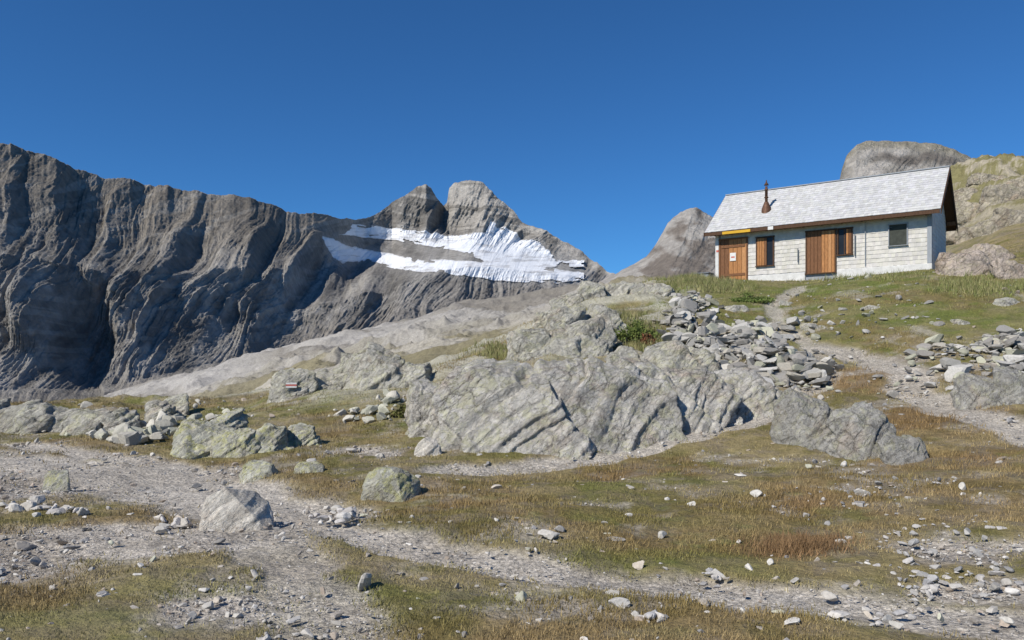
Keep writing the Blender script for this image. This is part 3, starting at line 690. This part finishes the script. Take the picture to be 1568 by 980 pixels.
holes=[(*d1,zd1[0]-.25,zd1[1]-.25),(*w1,zw1[0]-.25,zw1[1]-.25),(*d2,zd2[0]-.25,zd2[1]-.25),(*w2,zw2[0]-.25,zw2[1]-.25),(*w3,zw3[0]-.25,zw3[1]-.25),(0,d1[0],-1,3)]
shingles('facade_shingles',(0,-.005,.25),(1,0,0),(0,0,1),(0,-1,0),LH,13,.19,.16,(.58,.56,.51),holes,None,1,.022,.10)
def lg(v):
    z=v+.25
    if z<wt: return (0,WH)
    t=(z-wt)/(ZR-.14-wt);return (t*WH/2,WH-t*WH/2)
shingles('gable_shingles',(LH+.005,0,.25),(0,1,0),(0,0,1),(1,0,0),WH,23,.19,.16,(.62,.62,.60),(),lg,2,.016,.07)
shingles('gable_shingles_left',(-.005,WH,.25),(0,-1,0),(0,0,1),(-1,0,0),WH,23,.19,.16,(.56,.56,.53),(),lg,3,.016,.07)
shingles('rear_shingles',(LH,WH+.005,.25),(-1,0,0),(0,0,1),(0,1,0),LH,13,.19,.16,(.5,.5,.47),(),None,4,.016,.07)
OG=.42
def roofslab(name,s):
    yr=WH/2
    ye=-OV if s<0 else WH+OV
    x0,x1=-OG,LH+OG;t=.11
    V=[(x0,ye,ZE-t),(x1,ye,ZE-t),(x1,yr,ZR-t),(x0,yr,ZR-t),(x0,ye,ZE),(x1,ye,ZE),(x1,yr,ZR),(x0,yr,ZR)]
    part(name,V,BF if s<0 else [f[::-1] for f in BF],M_woodd)
    Ls=math.hypot(WH/2+OV,ZR-ZE);vy=(WH/2+OV)/Ls;vz=(ZR-ZE)/Ls
    if s<0: shingles('roof_shingles_front',(x0-.03,ye-.04*vy,ZE-.04*vz+.004),(1,0,0),(0,vy,vz),(0,-vz,vy),LH+2*OG+.06,18,(Ls+.04)/18,.15,(.50,.50,.49),(),None,5,.018,.11)
    else: shingles('roof_shingles_rear',(x1+.03,ye+.04*vy,ZE-.04*vz+.004),(-1,0,0),(0,-vy,vz),(0,vz,vy),LH+2*OG+.06,18,(Ls+.04)/18,.15,(.52,.52,.51),(),None,6,.018,.11)
roofslab('roof_front',-1);roofslab('roof_rear',1)
box('ridge_cap',-OG-.03,LH+OG+.03,WH/2-.09,WH/2+.09,ZR+.005,ZR+.05,M_grey)
for x_,nm in ((LH+OG+.035,'barge_right'),(-OG-.065,'barge_left')):
    for s_,n_ in ((-1,'front'),(1,'rear')):
        ye=-OV-.02 if s_<0 else WH+OV+.02;yr=WH/2
        V=[(x_,ye,ZE-.24),(x_+.03,ye,ZE-.24),(x_+.03,yr,ZR-.22),(x_,yr,ZR-.22),(x_,ye,ZE-.03),(x_+.03,ye,ZE-.03),(x_+.03,yr,ZR-.02),(x_,yr,ZR-.02)]
        part(nm+'_'+n_,V,BF if s_<0 else [f[::-1] for f in BF],M_woodd)
for i,(yy,zz) in enumerate(((.0,wt-.2),(WH/2,ZR-.42),(WH,wt-.2))):
    box('purlin_%d'%i,LH+.06,LH+OG,yy-.08,yy+.08,zz,zz+.18,M_woodm)
    box('purlin_l%d'%i,-OG,-.06,yy-.08,yy+.08,zz,zz+.18,M_woodm)
box('eave_fascia',-OG,LH+OG,-OV-.06,-OV-.035,ZE-.2,ZE-.04,M_woodd)
box('eave_plate',-OG+.1,LH+.05,-.16,-.06,wt-.42,wt-.24,M_woodm)
for i in range(12):
    x_=.1+i*(LH-.2)/11
    V=[(x_-.05,-OV+.02,ZE-.24),(x_+.05,-OV+.02,ZE-.24),(x_+.05,-.02,wt-.14),(x_-.05,-.02,wt-.14),(x_-.05,-OV+.02,ZE-.12),(x_+.05,-OV+.02,ZE-.12),(x_+.05,-.02,wt-.02),(x_-.05,-.02,wt-.02)]
    part('rafter_%d'%i,V,BF,M_woodm)
box('foundation_front',d1[1]+.1,d2[0]-.08,-.075,-.006,-.9,.22,M_plas,.02)
box('foundation_front_right',d2[1]+.08,LH+.07,-.075,-.006,-.9,.24,M_plas,.02)
box('foundation_gable',LH+.006,LH+.07,-.003,WH,-.9,.24,M_plas,.02)
box('foundation_left',-.07,-.006,0,WH,-.9,.24,M_plas,.02)
box('corner_board_right',LH-.12,LH+.055,-.062,-.052,.25,wt-.05,M_grey)
box('corner_board_gable',LH+.046,LH+.058,-.05,.1,.25,wt-.05,M_grey)
box('corner_post_left',-.05,d1[0]-.1,-.07,-.004,-.15,wt-.1,M_plas)
box('blaze_white',0.0,.12,-.08,-.072,1.62,1.72,M_w);box('blaze_red',0.0,.12,-.08,-.072,1.52,1.62,M_red)
def planks(name,x0,x1,z0,z1,y,mats,n,seed=0):
    r_=np.random.default_rng(seed);w=(x1-x0)/n
    for i in range(n):
        box('%s_plank_%d'%(name,i),x0+i*w+.006,x0+(i+1)*w-.006,y-r_.uniform(.025,.04),y+.015,z0,z1,mats[r_.integers(0,len(mats))],.004)
def frame(name,x0,x1,z0,z1,mat,t=.08,y0=-.085,y1=-.004,sill=True):
    box(name+'_jamb_l',x0-t,x0,y0,y1,z0,z1,mat);box(name+'_jamb_r',x1,x1+t,y0,y1,z0,z1,mat)
    box(name+'_lintel',x0-t-.02,x1+t+.02,y0-.01,y1,z1+.001,z1+t,mat)
    if sill: box(name+'_sill',x0-t-.02,x1+t+.02,y0-.04,y1,z0-t*.7,z0-.001,mat)
M_wood2=mat_plain('light_orange_wood',(.46,.23,.095),.6,5,.35,(9,9,1.2))
planks('door',d1[0],d1[1],zd1[0]+.02,zd1[1],-.03,[M_wood,M_wood2,M_woodm],6,1);frame('door_frame',*d1,zd1[0],zd1[1],M_woodm)
box('door_brace_top',d1[0]+.05,d1[1]-.05,-.09,-.072,zd1[1]-.4,zd1[1]-.28,M_woodm);box('door_brace_low',d1[0]+.05,d1[1]-.05,-.09,-.072,zd1[0]+.3,zd1[0]+.42,M_woodm)
box('notice_paper',d1[0]+.5,d1[0]+.8,-.102,-.092,zd1[0]+1.05,zd1[0]+1.45,M_w)
box('notice_red_print',d1[0]+.56,d1[0]+.74,-.106,-.1025,zd1[0]+1.2,zd1[0]+1.27,M_red)
box('window_left_pane',w1[0],w1[1],-.03,-.006,zw1[0],zw1[1],M_glass);frame('window_left',*w1,*zw1,M_woodd,.06)
planks('window_left_shutter',w1[0],w1[0]+(w1[1]-w1[0])*.62,zw1[0]+.02,zw1[1]-.02,-.05,[M_wood,M_woodm],4,2)
dm=d2[0]+(d2[1]-d2[0])*.52
planks('double_door_left',d2[0],dm,zd2[0],zd2[1],-.03,[M_woodm,M_woodm,M_wood],4,3)
planks('double_door_right',dm+.02,d2[1],zd2[0],zd2[1]-.02,-.085,[M_wood2,M_wood],4,4)
frame('double_door_frame',*d2,*zd2,M_woodd,.06)
box('window_mid_pane',w2[0]+.08,w2[1],-.03,-.006,zw2[0],zw2[1],M_glass);frame('window_mid',w2[0]+.08,w2[1],*zw2,M_woodd,.06)
box('window_mid_mullion',(w2[0]+w2[1])/2,(w2[0]+w2[1])/2+.04,-.05,-.031,zw2[0],zw2[1],M_woodd)
planks('window_mid_shutter',w2[1]-.22,w2[1],zw2[0]+.02,zw2[1]-.02,-.06,[M_wood,M_woodm],2,5)
box('window_right_pane',w3[0],w3[1],-.03,-.006,zw3[0],zw3[1],mat_plain('dark_green_shutter',(.05,.055,.045),.7));frame('window_right',*w3,*zw3,M_grey,.035)
box('sign_yellow',.5,1.9,-OV-.085,-OV-.062,ZE-.2,ZE-.07,M_yel)
box('sign_white',2.75,3.0,-OV-.085,-OV-.062,ZE-.2,ZE-.04,M_w)
box('drain_pipe',fx(1222),fx(1222)+.04,-.12,-.08,.7,1.35,M_met);box('drain_pipe_b',fx(1309),fx(1309)+.04,-.12,-.08,.8,1.8,M_met);box('cable',fx(1325),fx(1325)+.025,-.1,-.07,.3,2.3,M_grey)
def lathe(name,cx,cy,prof,mat,n=20):
    V=[];Fc=[]
    for (r_,z_) in prof:
        for k in range(n): V.append((cx+r_*math.cos(6.2832*k/n),cy+r_*math.sin(6.2832*k/n),z_))
    for i in range(len(prof)-1):
        for k in range(n): Fc.append((i*n+k,i*n+(k+1)%n,(i+1)*n+(k+1)%n,(i+1)*n+k))
    Fc.append(tuple(range((len(prof)-1)*n,len(prof)*n)));o=part(name,V,Fc,mat)
    for p_ in o.data.polygons: p_.use_smooth=len(p_.vertices)==4
cyc=.75;zc=ZE+sl*(cyc+OV);xc=fx(1166)
lathe('chimney_flashing',xc,cyc,[(.26,zc-.25),(.22,zc+.1),(.11,zc+.40),(.09,zc+.43)],M_rust)
lathe('chimney_pipe',xc,cyc,[(.07,zc),(.07,zc+1.0),(.085,zc+1.0),(.085,zc+1.08),(.06,zc+1.08),(.06,zc+1.2)],M_rust)
lathe('chimney_cap',xc,cyc,[(.02,zc+1.24),(.12,zc+1.26),(.10,zc+1.30),(.03,zc+1.42),(.02,zc+1.52)],M_woodd)
lathe('chimney_band',xc,cyc,[(.072,zc+.62),(.10,zc+.63),(.10,zc+.68),(.072,zc+.69)],M_woodd)
bx=bpy.data.objects.new('storage_box',None);sc.collection.objects.link(bx)
bx.location=hut.location;bx.rotation_euler=hut.rotation_euler
_h0=hut;hut=bx
box('box_body',-1.05,-.25,-.5,.1,-.35,.42,M_grey,.01);box('box_lid',-1.1,-.2,-.56,.15,.43,.5,M_met,.01);box('box_batten',-.68,-.62,-.53,-.502,-.3,.4,M_met)
hut=_h0

# ------------- light, sky, camera -------------
el=math.radians(42);hx,hy=-.66,-.58;q=math.hypot(hx,hy);hx/=q;hy/=q
d=Vector((hx*math.cos(el),hy*math.cos(el),math.sin(el)))
sun=bpy.data.lights.new('sun','SUN');sun.energy=5.0;sun.angle=math.radians(.5);sun.color=(1,.945,.86)
so=bpy.data.objects.new('sun',sun);sc.collection.objects.link(so);so.rotation_euler=(-d).to_track_quat('-Z','Y').to_euler()
w=bpy.data.worlds.new('World');sc.world=w;w.use_nodes=True;nt=w.node_tree
sk=nt.nodes.new('ShaderNodeTexSky');sk.sky_type='NISHITA';sk.sun_disc=False;sk.sun_elevation=el;sk.sun_rotation=math.atan2(hx,hy)
sk.altitude=2400;sk.air_density=1.0;sk.dust_density=.15;sk.ozone_density=2.5
vm=nt.nodes.new('ShaderNodeVectorMath');vm.operation='MULTIPLY';vm.inputs[1].default_value=(.36,.84,1.27)
nt.links.new(sk.outputs[0],vm.inputs[0])
bg=nt.nodes['Background'];nt.links.new(vm.outputs[0],bg.inputs[0]);bg.inputs[1].default_value=.088
cam=bpy.data.cameras.new('camera');co=bpy.data.objects.new('camera',cam);sc.collection.objects.link(co)
co.location=(0,0,CZ);co.rotation_euler=(math.pi/2,0,0);cam.sensor_width=36;cam.lens=36*F/1568;cam.shift_y=(HY-490)/1568
cam.clip_end=40000;cam.clip_start=.1;sc.camera=co
sc.view_settings.view_transform='Standard'
try: sc.view_settings.look='None'
except Exception: pass
sc.view_settings.exposure=0
